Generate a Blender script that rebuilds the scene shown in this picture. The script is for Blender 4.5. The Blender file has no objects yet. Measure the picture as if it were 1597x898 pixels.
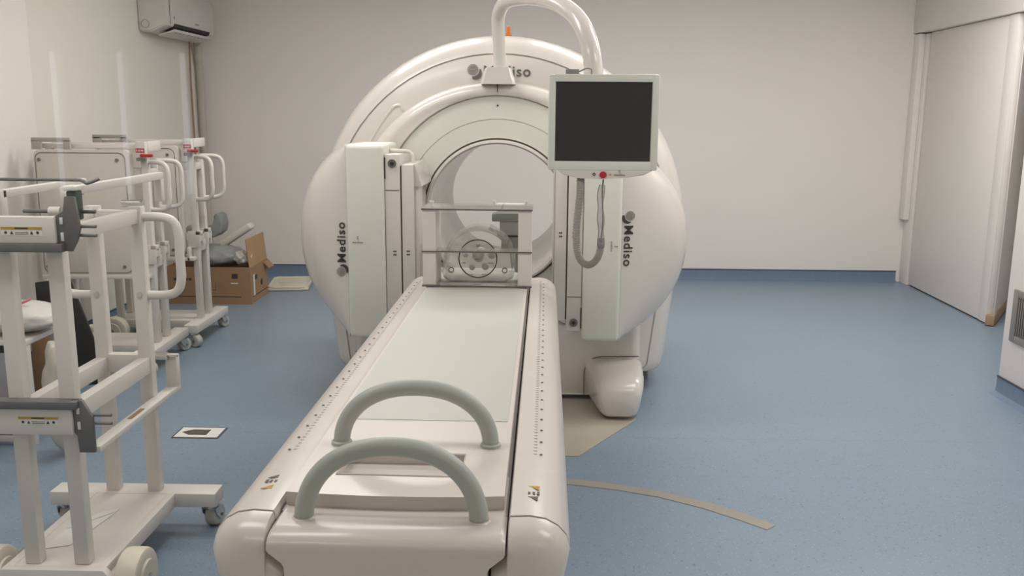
import bpy, bmesh, math, random
from mathutils import Vector, Matrix
PI = math.pi
random.seed(5)
S = bpy.context.scene
C = S.collection

# ------------------------------------------------------------------ camera
cam_d = bpy.data.cameras.new('camera'); cam = bpy.data.objects.new('camera', cam_d); C.objects.link(cam)
cam_d.sensor_width = 36; cam_d.lens = 36 * 1410 / 1597; cam_d.clip_start = 0.02; cam_d.clip_end = 60
_p, _r, _y = math.radians(11.0), math.radians(0.43), math.radians(1.1)
_f = Vector((-math.sin(_y)*math.cos(_p), math.cos(_y)*math.cos(_p), -math.sin(_p)))
_r0 = Vector((math.cos(_y), math.sin(_y), 0)); _u0 = _r0.cross(_f)
_R = _r0*math.cos(_r) + _u0*math.sin(_r); _U = -_r0*math.sin(_r) + _u0*math.cos(_r)
_m = Matrix((( _R.x, _U.x, -_f.x), (_R.y, _U.y, -_f.y), (_R.z, _U.z, -_f.z))).to_4x4()
_m.translation = (0, 0, 1.6)
cam.matrix_world = _m
S.camera = cam

# ------------------------------------------------------------------ world, light, exposure
S.view_settings.view_transform = 'Standard'; S.view_settings.look = 'None'
S.view_settings.gamma = 1.0; S.view_settings.use_curve_mapping = False
S.view_settings.exposure = 0.0
S.cycles.transparent_max_bounces = 32   # clear plastic stands many layers deep
w = bpy.data.worlds.new('world'); S.world = w; w.use_nodes = True
w.node_tree.nodes['Background'].inputs[0].default_value = (0.9, 0.95, 1, 1)
w.node_tree.nodes['Background'].inputs[1].default_value = 0.0
CEIL = 3.0
def area(name, loc, sx, sy, power, col=(1.0, 0.965, 0.93)):
    l = bpy.data.lights.new(name, 'AREA'); l.shape = 'RECTANGLE'; l.size = sx; l.size_y = sy
    l.energy = power; l.color = col
    o = bpy.data.objects.new(name, l); C.objects.link(o); o.location = loc
    return o
for i, (x, y, e) in enumerate([(-1.6, 2.1, 24), (1.7, 2.1, 24), (-1.3, 4.2, 23), (1.5, 4.2, 26), (-1.1, 6.1, 30), (0.8, 6.2, 27), (2.7, 6.0, 38)]):
    area('ceiling_lamp', (x, y, CEIL - 0.03), 1.25, 0.6, e)

# ------------------------------------------------------------------ helpers
def L(c):
    c = c / 255.0
    return c / 12.92 if c <= 0.04045 else ((c + 0.055) / 1.055) ** 2.4
def mat(name, rgb, rough=0.5, metal=0.0, var=0.03, scale=6.0, coat=0.0, trans=0.0, alpha=1.0, bump=0.0, bscale=200, ior=1.45):
    m = bpy.data.materials.new(name); m.use_nodes = True
    nt = m.node_tree; b = nt.nodes['Principled BSDF']
    col = tuple(L(v) for v in rgb)
    tc = nt.nodes.new('ShaderNodeTexCoord')
    nz = nt.nodes.new('ShaderNodeTexNoise'); nz.inputs['Scale'].default_value = scale; nz.inputs['Detail'].default_value = 3
    nt.links.new(tc.outputs['Object'], nz.inputs['Vector'])
    rp = nt.nodes.new('ShaderNodeValToRGB')
    rp.color_ramp.elements[0].position = 0.3; rp.color_ramp.elements[1].position = 0.7
    rp.color_ramp.elements[0].color = tuple(v*(1-var) for v in col) + (1,)
    rp.color_ramp.elements[1].color = tuple(min(1, v*(1+var)) for v in col) + (1,)
    nt.links.new(nz.outputs['Fac'], rp.inputs['Fac']); nt.links.new(rp.outputs['Color'], b.inputs['Base Color'])
    b.inputs['Roughness'].default_value = rough; b.inputs['Metallic'].default_value = metal
    b.inputs['Coat Weight'].default_value = coat; b.inputs['Coat Roughness'].default_value = 0.15
    b.inputs['Transmission Weight'].default_value = trans; b.inputs['Alpha'].default_value = alpha; b.inputs['IOR'].default_value = ior
    if bump:
        n2 = nt.nodes.new('ShaderNodeTexNoise'); n2.inputs['Scale'].default_value = bscale; n2.inputs['Detail'].default_value = 4
        nt.links.new(tc.outputs['Object'], n2.inputs['Vector'])
        bp = nt.nodes.new('ShaderNodeBump'); bp.inputs['Strength'].default_value = bump; bp.inputs['Distance'].default_value = 0.01
        nt.links.new(n2.outputs['Fac'], bp.inputs['Height']); nt.links.new(bp.outputs['Normal'], b.inputs['Normal'])
    return m
def clear_mat(name, tint, refl=0.08, rough=0.05, opac=0.0, ocol=(220, 220, 215)):
    """thin clear plastic or glass: mostly transparent with a mirror film and a little milkiness"""
    m = bpy.data.materials.new(name); m.use_nodes = True; nt = m.node_tree
    for n in list(nt.nodes): nt.nodes.remove(n)
    out = nt.nodes.new('ShaderNodeOutputMaterial')
    tr = nt.nodes.new('ShaderNodeBsdfTransparent'); tr.inputs[0].default_value = tuple(tint) + (1,)
    gl = nt.nodes.new('ShaderNodeBsdfGlossy'); gl.inputs['Roughness'].default_value = rough
    fr = nt.nodes.new('ShaderNodeFresnel'); fr.inputs[0].default_value = 1.5
    mm = nt.nodes.new('ShaderNodeMath'); mm.operation = 'MULTIPLY_ADD'; mm.inputs[1].default_value = 0.9; mm.inputs[2].default_value = refl - 0.04
    nt.links.new(fr.outputs[0], mm.inputs[0])
    mx = nt.nodes.new('ShaderNodeMixShader'); nt.links.new(mm.outputs[0], mx.inputs[0])
    nt.links.new(tr.outputs[0], mx.inputs[1]); nt.links.new(gl.outputs[0], mx.inputs[2])
    last = mx
    if opac:
        df = nt.nodes.new('ShaderNodeBsdfDiffuse'); df.inputs[0].default_value = tuple(L(v) for v in ocol) + (1,)
        m2 = nt.nodes.new('ShaderNodeMixShader'); m2.inputs[0].default_value = opac
        nt.links.new(mx.outputs[0], m2.inputs[1]); nt.links.new(df.outputs[0], m2.inputs[2]); last = m2
    nt.links.new(last.outputs[0], out.inputs[0])
    return m
def emis(name, rgb, st):
    m = bpy.data.materials.new(name); m.use_nodes = True; nt = m.node_tree
    b = nt.nodes['Principled BSDF']; b.inputs['Emission Color'].default_value = tuple(L(v) for v in rgb) + (1,)
    b.inputs['Emission Strength'].default_value = st
    return m

class MB:
    def __init__(self): self.bm = bmesh.new()
    def _add(self, verts, faces, mtx=None):
        vs = [self.bm.verts.new((mtx @ Vector(v)) if mtx else Vector(v)) for v in verts]
        fs = []
        for f in faces:
            try: fs.append(self.bm.faces.new([vs[i] for i in f]))
            except ValueError: pass
        return vs, fs
    def box(self, x0, x1, y0, y1, z0, z1, bevel=0.0, mtx=None, seg=2):
        v = [(x, y, z) for x in (x0, x1) for y in (y0, y1) for z in (z0, z1)]
        f = [(0,1,3,2), (4,6,7,5), (0,4,5,1), (2,3,7,6), (0,2,6,4), (1,5,7,3)]
        vs, fs = self._add(v, f, mtx)
        if bevel:
            es = list({e for fa in fs for e in fa.edges})
            bmesh.ops.bevel(self.bm, geom=es, offset=bevel, segments=seg, affect='EDGES', profile=0.5)
        return self
    def loft(self, loops, cap0=True, cap1=True, closed=True, ring=False):
        vv = [[self.bm.verts.new(Vector(p)) for p in lp] for lp in loops]
        n = len(loops[0]); k = len(loops)
        for a in range(k if ring else k - 1):
            A, B = vv[a], vv[(a+1) % k]
            for i in range(n if closed else n - 1):
                j = (i + 1) % n
                try: self.bm.faces.new((A[i], A[j], B[j], B[i]))
                except ValueError: pass
        if not ring:
            if cap0: self.bm.faces.new(vv[0][::-1])
            if cap1: self.bm.faces.new(vv[-1])
        return self
    def cyl(self, p0, p1, r, n=20, r1=None, bevel=0.0):
        p0, p1 = Vector(p0), Vector(p1); d = (p1 - p0); Ln = d.length; d.normalize()
        a = d.orthogonal().normalized(); b = d.cross(a)
        r1 = r if r1 is None else r1
        st = [(0, r), (Ln, r1)]
        if bevel: st = [(0, r-bevel), (bevel*0.3, r-bevel*0.3), (bevel, r), (Ln-bevel, r1), (Ln-bevel*0.3, r1-bevel*0.3), (Ln, r1-bevel)]
        lp = [[p0 + d*h + (a*math.cos(2*PI*i/n) + b*math.sin(2*PI*i/n))*q for i in range(n)] for h, q in st]
        return self.loft(lp)
    def lathe(self, prof, n=64, axis='y', o=(0,0,0), ring=False, cap=True):
        """prof: (radius, height) along the axis"""
        lp = []
        for r, h in prof:
            row = []
            for i in range(n):
                a = 2*PI*i/n; c, s = r*math.cos(a), r*math.sin(a)
                p = {'y': (c, h, s), 'z': (c, s, h), 'x': (h, c, s)}[axis]
                row.append((p[0]+o[0], p[1]+o[1], p[2]+o[2]))
            lp.append(row)
        return self.loft(lp, cap0=cap, cap1=cap, ring=ring)
    def tube(self, pts, r, n=12, smooth=6, close=False, radii=None):
        P = [Vector(p) for p in pts]
        if smooth:
            Q = []; m = len(P); RR = []
            for i in range(m if close else m - 1):
                g = lambda k: P[k % m] if close else P[max(0, min(m-1, k))]
                a, b, c, d = g(i-1), g(i), g(i+1), g(i+2)
                for k in range(smooth):
                    t = k/smooth
                    Q.append(0.5*((2*b) + (c-a)*t + (2*a-5*b+4*c-d)*t*t + (3*b-a-3*c+d)*t**3))
            if not close: Q.append(P[-1])
            P = Q
        lp = []; up = None; m = len(P)
        for i in range(m):
            if close: t = P[(i+1) % m] - P[i-1]
            else: t = P[min(m-1, i+1)] - P[max(0, i-1)]
            t.normalize()
            if up is None: up = t.orthogonal().normalized()
            up = (up - t*up.dot(t)).normalized(); b = t.cross(up)
            rr = r if radii is None else radii(i/(m-1))
            lp.append([P[i] + (up*math.cos(2*PI*k/n) + b*math.sin(2*PI*k/n))*rr for k in range(n)])
        return self.loft(lp, ring=close)
    def prism(self, out, a0, a1, plane='xz', bevel=0.0, seg=2):
        f = {'xz': lambda p, a: (p[0], a, p[1]), 'xy': lambda p, a: (p[0], p[1], a), 'yz': lambda p, a: (a, p[0], p[1])}[plane]
        n = len(out)
        vs, fs = self._add([f(p, a0) for p in out] + [f(p, a1) for p in out],
                           [tuple(range(n))[::-1], tuple(range(n, 2*n))] + [(i, (i+1) % n, n+(i+1) % n, n+i) for i in range(n)])
        if bevel:
            es = list({e for fa in fs for e in fa.edges})
            bmesh.ops.bevel(self.bm, geom=es, offset=bevel, segments=seg, affect='EDGES', profile=0.5)
        return self
    def sphere(self, c, r, sc=(1,1,1), u=20, v=12):
        mt = Matrix.Translation(c) @ Matrix.Diagonal((sc[0], sc[1], sc[2], 1))
        bmesh.ops.create_uvsphere(self.bm, u_segments=u, v_segments=v, radius=r, matrix=mt)
        return self
    def build(self, name, m, parent=None, ang=35, mtx=None, smooth=True):
        bmesh.ops.recalc_face_normals(self.bm, faces=self.bm.faces)
        if mtx is not None: self.bm.transform(mtx)
        me = bpy.data.meshes.new(name); 
        for f in self.bm.faces: f.smooth = smooth
        self.bm.to_mesh(me); self.bm.free()
        if smooth: me.set_sharp_from_angle(angle=math.radians(ang))
        me.materials.append(m)
        o = bpy.data.objects.new(name, me); C.objects.link(o)
        if parent: o.parent = parent
        return o
def thing(name, label, cat, loc=(0,0,0), rz=0.0, group=None):
    o = bpy.data.objects.new(name, None); o.empty_display_size = 0.1; C.objects.link(o)
    o.location = loc; o.rotation_euler = (0, 0, rz); return tag(o, label, cat, group)
def tag(o, label, cat, group=None):
    o['label'] = label; o['category'] = cat
    if group: o['group'] = group
    return o
def struct(name, mb, m, label=None, parent=None, **k):
    o = mb.build(name, m, parent, **k)
    if not parent: o['kind'] = 'structure'
    if label: o['label'] = label
    return o
def text_mb(s, size, offs=0.0, depth=0.0008, align='LEFT'):
    cu = bpy.data.curves.new('t', 'FONT'); cu.body = s; cu.size = size; cu.offset = offs; cu.extrude = depth
    cu.align_x = align; cu.resolution_u = 3; cu.space_character = 1.12
    ob = bpy.data.objects.new('t', cu); C.objects.link(ob)
    dg = bpy.context.evaluated_depsgraph_get(); me = bpy.data.meshes.new_from_object(ob.evaluated_get(dg))
    mb = MB(); mb.bm.from_mesh(me)
    bpy.data.objects.remove(ob); bpy.data.curves.remove(cu); bpy.data.meshes.remove(me)
    return mb
def logo_mb(cap):
    """striped ball with a crescent under it, then the word, in the XY plane; cap = capital height"""
    mb = text_mb('Mediso', cap*1.40, offs=cap*0.02)
    R = cap*0.52; cx, cy = -cap*0.98, cap*0.60
    n = 14; lp = []
    for k in range(n+1):
        a = math.radians(-95 + 100*k/n); t = math.sin(PI*(0.12+0.88*k/n))*0.26*cap + 0.10*cap
        r0 = R*1.22; r1 = r0 + t
        lp.append([(cx+r0*math.cos(a), cy+r0*math.sin(a), -0.0008), (cx+r1*math.cos(a), cy+r1*math.sin(a), -0.0008),
                   (cx+r1*math.cos(a), cy+r1*math.sin(a), 0.0008), (cx+r0*math.cos(a), cy+r0*math.sin(a), 0.0008)])
    mb.loft(lp)
    return mb
def ball_mb(cap):
    mb = MB(); R = cap*0.52; cx, cy = -cap*0.98, cap*0.60
    for i in range(8):
        y = -R + (i+0.5)*2*R/8; h = math.sqrt(max(0, R*R - y*y))
        mb.box(cx-h, cx+h, cy+y-R*0.075, cy+y+R*0.075, -0.0008, 0.0008)
    return mb
def frame(o, u, v):
    """matrix that puts the XY plane at o with X along u, Y along v"""
    u = Vector(u).normalized(); n = u.cross(Vector(v)).normalized(); v = n.cross(u)
    m = Matrix(((u.x, v.x, n.x), (u.y, v.y, n.y), (u.z, v.z, n.z))).to_4x4(); m.translation = Vector(o); return m

# ------------------------------------------------------------------ materials
M = {}
M['wall'] = mat('painted_wall', (234, 228, 223), 0.75, var=0.012, scale=1.5)
M['wall_left'] = mat('painted_side_wall', (226, 222, 212), 0.7, var=0.012, scale=1.5)
M['ceil'] = mat('ceiling_paint', (240, 238, 234), 0.8, var=0.01)
M['door'] = mat('door_laminate', (232, 226, 220), 0.5, var=0.012)
M['base'] = mat('cove_vinyl', (112, 130, 152), 0.45, var=0.04, scale=30)
M['cap'] = mat('cove_cap', (64, 74, 86), 0.5)
M['wood'] = mat('raw_wood_edge', (166, 140, 112), 0.7, var=0.12, scale=14)
M['shell'] = mat('white_moulded_plastic', (222, 216, 209), 0.24, var=0.008, coat=0.4)
M['bed'] = mat('bed_white_plastic', (216, 208, 200), 0.3, var=0.008, coat=0.2)
M['green'] = mat('grey_green_plastic', (226, 226, 215), 0.38, var=0.008)
M['pad'] = mat('pale_green_surface', (194, 194, 186), 0.42, var=0.008)
M['handle'] = mat('grey_green_handle', (178, 183, 176), 0.42, var=0.01)
M['seam'] = mat('dark_seam', (82, 76, 70), 0.7)
M['grey_ink'] = mat('grey_print', (104, 98, 92), 0.6)
M['ink'] = mat('dark_print', (62, 58, 56), 0.6)
M['pale_ink'] = mat('pale_print', (150, 146, 142), 0.6)
M['yellow'] = mat('warning_yellow', (182, 152, 66), 0.6)
M['steel'] = mat('chromed_steel', (214, 214, 210), 0.2, metal=1.0, var=0.05, scale=20)
M['darksteel'] = mat('dark_grey_steel', (112, 112, 110), 0.45, metal=0.35, var=0.05, scale=20)
M['enamel'] = mat('white_enamel_steel', (216, 211, 204), 0.36, var=0.012, scale=10)
M['wheel'] = mat('cream_polyamide', (214, 208, 190), 0.42, var=0.02)
M['caster'] = mat('pale_grey_tyre', (192, 190, 180), 0.4)
M['black'] = mat('black_board', (44, 41, 40), 0.55, var=0.05)
M['screen'] = mat('dark_screen', (58, 57, 56), 0.28, var=0.02)
M['bezel'] = mat('pale_bezel', (222, 223, 214), 0.4)
M['red'] = mat('red_plastic', (176, 44, 48), 0.4)
M['board'] = mat('cardboard', (158, 124, 92), 0.8, var=0.06, scale=9)
M['board_in'] = mat('cardboard_inner', (176, 142, 106), 0.8, var=0.05, scale=9)
M['foam'] = mat('grey_foam', (142, 143, 142), 0.85, var=0.06, scale=12)
M['wrap'] = mat('white_wrap', (205, 202, 196), 0.35, var=0.05, scale=9, bump=0.5, bscale=18)
M['greywrap'] = mat('grey_film_wrap', (150, 150, 150), 0.3, var=0.18, scale=10, bump=0.6, bscale=14)
M['collim'] = mat('collimator_face', (210, 204, 194), 0.42, var=0.01)
M['collimdark'] = mat('collimator_seal', (128, 120, 112), 0.6)
M['acrylic'] = clear_mat('clear_acrylic', (0.99, 0.99, 0.985), 0.06, 0.08, opac=0.10, ocol=(240, 237, 233))
M['acrylic_edge'] = mat('acrylic_cut_edge', (104, 98, 98), 0.3)
M['frost'] = mat('frosted_acrylic', (224, 217, 212), 0.35, var=0.01)
M['phantom'] = clear_mat('clear_phantom_shell', (0.99, 0.99, 0.98), 0.06, 0.06, opac=0.10, ocol=(240, 238, 230))
M['lid'] = clear_mat('clear_lid', (0.995, 0.995, 0.99), 0.05, 0.05, opac=0.05, ocol=(240, 238, 232))
M['bead'] = clear_mat('clear_sphere', (0.99, 0.99, 0.98), 0.10, 0.05, opac=0.8, ocol=(246, 244, 240))
M['film'] = clear_mat('clear_film', (0.93, 0.94, 0.95), 0.12, 0.12, opac=0.18)
M['hose'] = mat('grey_hose', (158, 153, 147), 0.45, var=0.05)
M['cable'] = mat('grey_cable', (120, 114, 108), 0.5)
M['midgrey'] = mat('mid_grey_metal', (134, 134, 132), 0.5, var=0.02)
M['acbody'] = mat('air_conditioner_plastic', (206, 204, 199), 0.35)
M['dark'] = mat('dark_void', (48, 46, 44), 0.7)
M['brownish'] = mat('brown_pipe_lag', (150, 118, 92), 0.7)
M['tape'] = mat('beige_floor_strip', (152, 145, 136), 0.6, var=0.04, scale=12)
M['plate'] = mat('beige_floor_plate', (169, 161, 148), 0.45, var=0.02)
M['orange'] = mat('amber_plastic', (196, 122, 60), 0.4)
M['purple'] = mat('grey_purple_panel', (146, 142, 150), 0.6)
M['vent'] = mat('aluminium_grille', (150, 146, 140), 0.4, metal=0.4)
M['paper'] = mat('white_paper', (222, 220, 214), 0.7)
M['tag'] = mat('grey_black_tag', (86, 80, 78), 0.6)
M['pink'] = mat('pink_ribbon', (214, 130, 132), 0.6)
M['blue'] = mat('blue_sign', (34, 44, 84), 0.5)
M['tube_light'] = emis('cool_tube', (214, 228, 245), 3.2)
M['glass'] = clear_mat('window_glass', (0.985, 0.99, 0.985), 0.04, 0.0)

def floor_mat():
    m = mat('blue_speckled_vinyl', (129, 145, 161), 0.36, var=0.025, scale=1.2)
    nt = m.node_tree; b = nt.nodes['Principled BSDF']; src = b.inputs['Base Color'].links[0].from_socket
    tc = nt.nodes.new('ShaderNodeTexCoord')
    def speck(scale, thr, col, prev, keep):
        v = nt.nodes.new('ShaderNodeTexVoronoi'); v.inputs['Scale'].default_value = scale
        nt.links.new(tc.outputs['Object'], v.inputs['Vector'])
        lt = nt.nodes.new('ShaderNodeMath'); lt.operation = 'LESS_THAN'; lt.inputs[1].default_value = thr
        nt.links.new(v.outputs['Distance'], lt.inputs[0])
        sep = nt.nodes.new('ShaderNodeSeparateColor'); nt.links.new(v.outputs['Color'], sep.inputs[0])
        l2 = nt.nodes.new('ShaderNodeMath'); l2.operation = 'LESS_THAN'; l2.inputs[1].default_value = keep
        nt.links.new(sep.outputs[0], l2.inputs[0])
        mu = nt.nodes.new('ShaderNodeMath'); mu.operation = 'MULTIPLY'
        nt.links.new(lt.outputs[0], mu.inputs[0]); nt.links.new(l2.outputs[0], mu.inputs[1])
        mu2 = nt.nodes.new('ShaderNodeMath'); mu2.operation = 'MULTIPLY'; mu2.inputs[1].default_value = 0.6
        nt.links.new(mu.outputs[0], mu2.inputs[0])
        mx = nt.nodes.new('ShaderNodeMix'); mx.data_type = 'RGBA'
        nt.links.new(mu2.outputs[0], mx.inputs[0]); nt.links.new(prev, mx.inputs[6])
        mx.inputs[7].default_value = tuple(L(c) for c in col) + (1,)
        return mx.outputs[2]
    src = speck(55, 0.22, (92, 108, 130), src, 0.35)
    src = speck(90, 0.25, (160, 178, 196), src, 0.4)
    src = speck(9, 0.055, (70, 80, 92), src, 0.5)
    sp = nt.nodes.new('ShaderNodeSeparateXYZ'); nt.links.new(tc.outputs['Object'], sp.inputs[0])
    cmp_ = nt.nodes.new('ShaderNodeMath'); cmp_.operation = 'COMPARE'; cmp_.inputs[1].default_value = 4.33; cmp_.inputs[2].default_value = 0.0022
    nt.links.new(sp.outputs['Y'], cmp_.inputs[0])
    hf = nt.nodes.new('ShaderNodeMath'); hf.operation = 'MULTIPLY'; hf.inputs[1].default_value = 0.3; nt.links.new(cmp_.outputs[0], hf.inputs[0])
    mx = nt.nodes.new('ShaderNodeMix'); mx.data_type = 'RGBA'; nt.links.new(hf.outputs[0], mx.inputs[0]); nt.links.new(src, mx.inputs[6])
    mx.inputs[7].default_value = tuple(L(c) for c in (84, 98, 116)) + (1,); src = mx.outputs[2]
    nt.links.new(src, b.inputs['Base Color'])
    return m
M['floor'] = floor_mat()

# ------------------------------------------------------------------ room
XL, XR, YB = -3.16, 4.75, 8.78
struct('floor', MB().box(-3.4, 5.0, -2.6, 9.0, -0.08, 0.0), M['floor'])
struct('ceiling', MB().box(-3.4, 5.0, -2.6, 9.0, CEIL, CEIL+0.08), M['ceil'])
struct('wall_back', MB().box(-3.4, 5.0, YB, YB+0.2, 0, CEIL), M['wall'])
struct('wall_left', MB().box(-3.4, XL, 0.78, YB, 0, CEIL), M['wall_left'])
struct('trim_1', MB().box(XL, XL+0.05, 0.78, 5.72, 0, CEIL, bevel=0.004), M['wall'], 'lighter wall lining projecting along the near left wall')
struct('wall_right', MB().box(2.76, 5.0, 0.78, 5.17, 0, CEIL, bevel=0.006), M['wall'])
struct('wall_far_right', MB().box(XR, 5.0, 5.17, YB, 0, CEIL), M['wall'])
# observation window wall the picture is taken through
wf = MB()
wf.box(-3.4, -1.3, 0.66, 0.78, 0, CEIL).box(1.3, 5.0, 0.66, 0.78, 0, CEIL)
wf.box(-1.3, 1.3, 0.66, 0.78, 0, 0.85).box(-1.3, 1.3, 0.66, 0.78, 2.5, CEIL)
struct('wall_front', wf, M['wall'])
wr = bpy.data.objects.new('window_1', None); C.objects.link(wr); wr.location = (0, 0.72, 0.85); wr['kind'] = 'structure'
fr = MB(); fr.box(-1.3, -1.25, -0.05, 0.05, 0, 1.65, 0.004).box(1.25, 1.3, -0.05, 0.05, 0, 1.65, 0.004)
fr.box(-1.25, 1.25, -0.05, 0.05, 0, 0.05, 0.004).box(-1.25, 1.25, -0.05, 0.05, 1.6, 1.65, 0.004)
fr.build('window_frame', M['enamel'], wr)
gp = MB(); gp._add([(-1.25, 0, 0.05), (1.25, 0, 0.05), (1.25, 0, 1.6), (-1.25, 0, 1.6)], [(0, 1, 2, 3)])
gp.build('window_pane', M['glass'], wr)
# control room behind the camera
struct('wall_control_back', MB().box(-3.4, 5.0, -2.6, -2.42, 0, CEIL), M['wall'])
struct('wall_control_left', MB().box(-3.4, -3.2, -2.42, 0.66, 0, CEIL), M['wall'])
struct('wall_control_right', MB().box(4.8, 5.0, -2.42, 0.66, 0, CEIL), M['wall'])
for i, (x, lb) in enumerate([(-1.977, 'slim upright tube light, leftmost of the three pale reflections'), (-1.697, 'slim upright tube light, middle of the three pale reflections'), (-1.437, 'slim upright tube light, rightmost of the three pale reflections')]):
    t = thing('tube_light', lb, 'lamp', (x, -2.36, 1.25), 0, 'tube lights mirrored in the window')
    MB().box(-0.03, 0.03, -0.06, -0.02, -0.04, 0.64, 0.004).build('lamp_housing', M['enamel'], t)
    MB().cyl((0, 0, 0), (0, 0, 0.58), 0.0105, 12, bevel=0.004).build('tube', M['tube_light'], t)

# coved skirting: lower blue upstand with a dark cap line
def cove(name, pts, nrm):
    """straight run from pts[0] to pts[1] (xy), nrm = into the room"""
    a, b = Vector(pts[0]), Vector(pts[1]); n = Vector(nrm)
    prof = [(0, 0.0), (0.05, 0.0), (0.03, 0.004), (0.012, 0.016), (0.006, 0.04), (0.006, 0.10), (0, 0.10)]
    mb = MB().loft([[(p.x+n.x*o, p.y+n.y*o, z) for o, z in prof] for p in (a, b)])
    o = struct(name, mb, M['base'])
    d = MB().loft([[(p.x+n.x*q, p.y+n.y*q, z) for q, z in ((0, 0.10), (0.009, 0.10), (0.009, 0.108), (0, 0.108))] for p in (a, b)])
    d.build('cap_strip', M['cap'], o)
cove('baseboard_back', ((-3.16, YB), (3.58, YB)), (0, -1))
cove('baseboard_left', ((XL+0.05, 0.78), (XL+0.05, 5.72)), (1, 0))
cove('baseboard_left_far', ((XL, 5.72), (XL, YB)), (1, 0))
cove('baseboard_right', ((2.76, 0.78), (2.76, 5.17)), (-1, 0))

# sliding door leaf, its jambs, the header above and a second leaf set at an angle
dr = bpy.data.objects.new('door_1', None); C.objects.link(dr); dr.location = (3.57, 6.95, 0); dr.rotation_euler = (0, 0, math.radians(-2.1)); dr['kind'] = 'structure'
MB().box(0, 0.045, 0, 1.63, 0.012, 2.34, 0.004).build('door_leaf', M['door'], dr)
MB().box(-0.004, 0.0, 0.0, 0.14, 0.012, 2.34, 0.001).build('edge_band', M['wall'], dr)
MB().box(0.01, 0.035, 0.02, 1.60, 0.0, 0.012).build('bottom_seal', M['dark'], dr)
jb = MB().box(3.615, 3.70, 8.60, 8.778, 0.0, 2.335, 0.004)
struct('trim_2', jb, M['wall'], 'white door jamb at the far corner')
struct('trim_3', MB().box(3.56, 3.614, 8.66, 8.778, 0.62, 2.335, 0.005), M['wall'], 'thicker upper strip of the door jamb')
struct('trim_4', MB().box(3.545, 4.70, 5.3, 8.775, 2.345, 2.995, 0.005), M['door'], 'white boxed header above the door')
d2 = bpy.data.objects.new('door_2', None); C.objects.link(d2); d2.location = (3.628, 6.952, 0); d2['kind'] = 'structure'
d2.rotation_euler = (0, 0, math.atan2(1.15, 0.78))
MB().box(0, 1.35, 0.0, 0.045, 0.075, 2.34, 0.003).build('door_leaf', M['door'], d2)
MB().box(-0.085, 1.35, -0.012, 0.05, 0.006, 0.085, 0.003).build('bottom_rail', M['wood'], d2)

# ventilation grille in the near right wall
vg = thing('vent_grille', 'grey metal louvred vent grille in the near right wall', 'vent', (2.76, 4.79, 0.34))
gf = MB()
for a in ((-0.285, -0.235, 0, 0.30), (0.235, 0.285, 0, 0.30), (-0.235, 0.235, 0, 0.04), (-0.235, 0.235, 0.26, 0.30)):
    gf.box(-0.018, 0.0, a[0], a[1], a[2], a[3], 0.004)
gf.build('frame', M['vent'], vg)
MB().box(-0.004, 0, -0.235, 0.235, 0.04, 0.26).build('backing', M['dark'], vg)
for i in range(22):
    y = -0.225 + i*0.45/21
    MB().box(-0.012, -0.004, y-0.006, y+0.003, 0.04, 0.26, 0.001).build('slat', M['vent'], vg)

# ------------------------------------------------------------------ gantry
RZ = math.radians(-0.95)
g = thing('scanner_gantry', 'large white ring-shaped scanner gantry with round bore', 'medical scanner', (-0.18, 4.95, 0), RZ)
ZB = 1.05
def ushape(rx, rz, zc, hw, z0, n=40, ns=10, nb=16, cr=0.06):
    """closed outline: arch on top, legs down to a rounded foot line; starts bottom left going up"""
    pts = []
    for i in range(ns): t = i/ns; pts.append((-hw + (hw-rx)*t, z0+cr + (zc-z0-cr)*t))
    for i in range(n+1): a = PI - PI*i/n; pts.append((rx*math.cos(a), zc + rz*math.sin(a)))
    for i in range(1, ns+1): t = i/ns; pts.append((rx + (hw-rx)*t, zc + (z0+cr-zc)*t))
    for i in range(1, 5): a = PI/2*i/5; pts.append((hw-cr+cr*math.cos(a), z0+cr-cr*math.sin(a)))
    for i in range(nb+1): t = i/nb; pts.append((hw-cr - 2*(hw-cr)*t, z0))
    for i in range(1, 5): a = PI/2*i/5; pts.append((-hw+cr-cr*math.sin(a), z0+cr-cr*math.cos(a)))
    return pts
def at(o, y): return [(x, y, z) for x, z in o]
def hole(o, r, y, zc=ZB):
    res = []
    for x, z in o:
        a = math.atan2(z-zc, x); res.append((r*math.cos(a), y, zc + r*math.sin(a)))
    return res
def U1(d): return ushape(1.075-d, 1.075-d, 0.955, 0.985-d, 0.095+d*0.3)
lo = [hole(U1(0.1), 0.40, 1.30), at(U1(0.07), 1.30), at(U1(0.02), 1.27), at(U1(0), 1.2), at(U1(0), 0.42), at(U1(0.006), 0.34), at(U1(0.022), 0.27),
      at(U1(0.05), 0.21), at(U1(0.085), 0.172), at(U1(0.112), 0.158), at(U1(0.1135), 0.17), at(U1(0.1195), 0.17), at(U1(0.121), 0.157),
      at(U1(0.16), 0.148), at(U1(0.22), 0.14), hole(U1(0.2), 0.62, 0.14)]
MB().loft(lo, cap0=False, cap1=False).build('outer_shell', M['shell'], g, ang=40)
def U2(d): return ushape(0.80-d, 0.715-d, ZB, 0.82-d, 0.015+d*0.3)
lo = [hole(U2(0.1), 0.64, 0.2), at(U2(0.0), 0.2), at(U2(0.0), 0.075), at(U2(0.008), 0.035), at(U2(0.022), 0.005), at(U2(0.04), -0.012), at(U2(0.06), -0.016), at(U2(0.075), -0.010),
      hole(U2(0.05), 0.642, -0.008), hole(U2(0.05), 0.638, -0.002), hole(U2(0.05), 0.636, 0.05)]
MB().loft(lo, cap0=False, cap1=False).build('inner_housing', M['shell'], g, ang=40)
disc = MB().lathe([(0.635, 0.05), (0.635, 0.012), (0.630, 0.008), (0.515, 0.008), (0.513, 0.014), (0.510, 0.014), (0.508, 0.008), (0.412, 0.010), (0.408, 0.02), (0.408, 0.06)], 128, o=(0, 0, ZB), ring=True)
disc.build('rotating_disc', M['green'], g)
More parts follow.
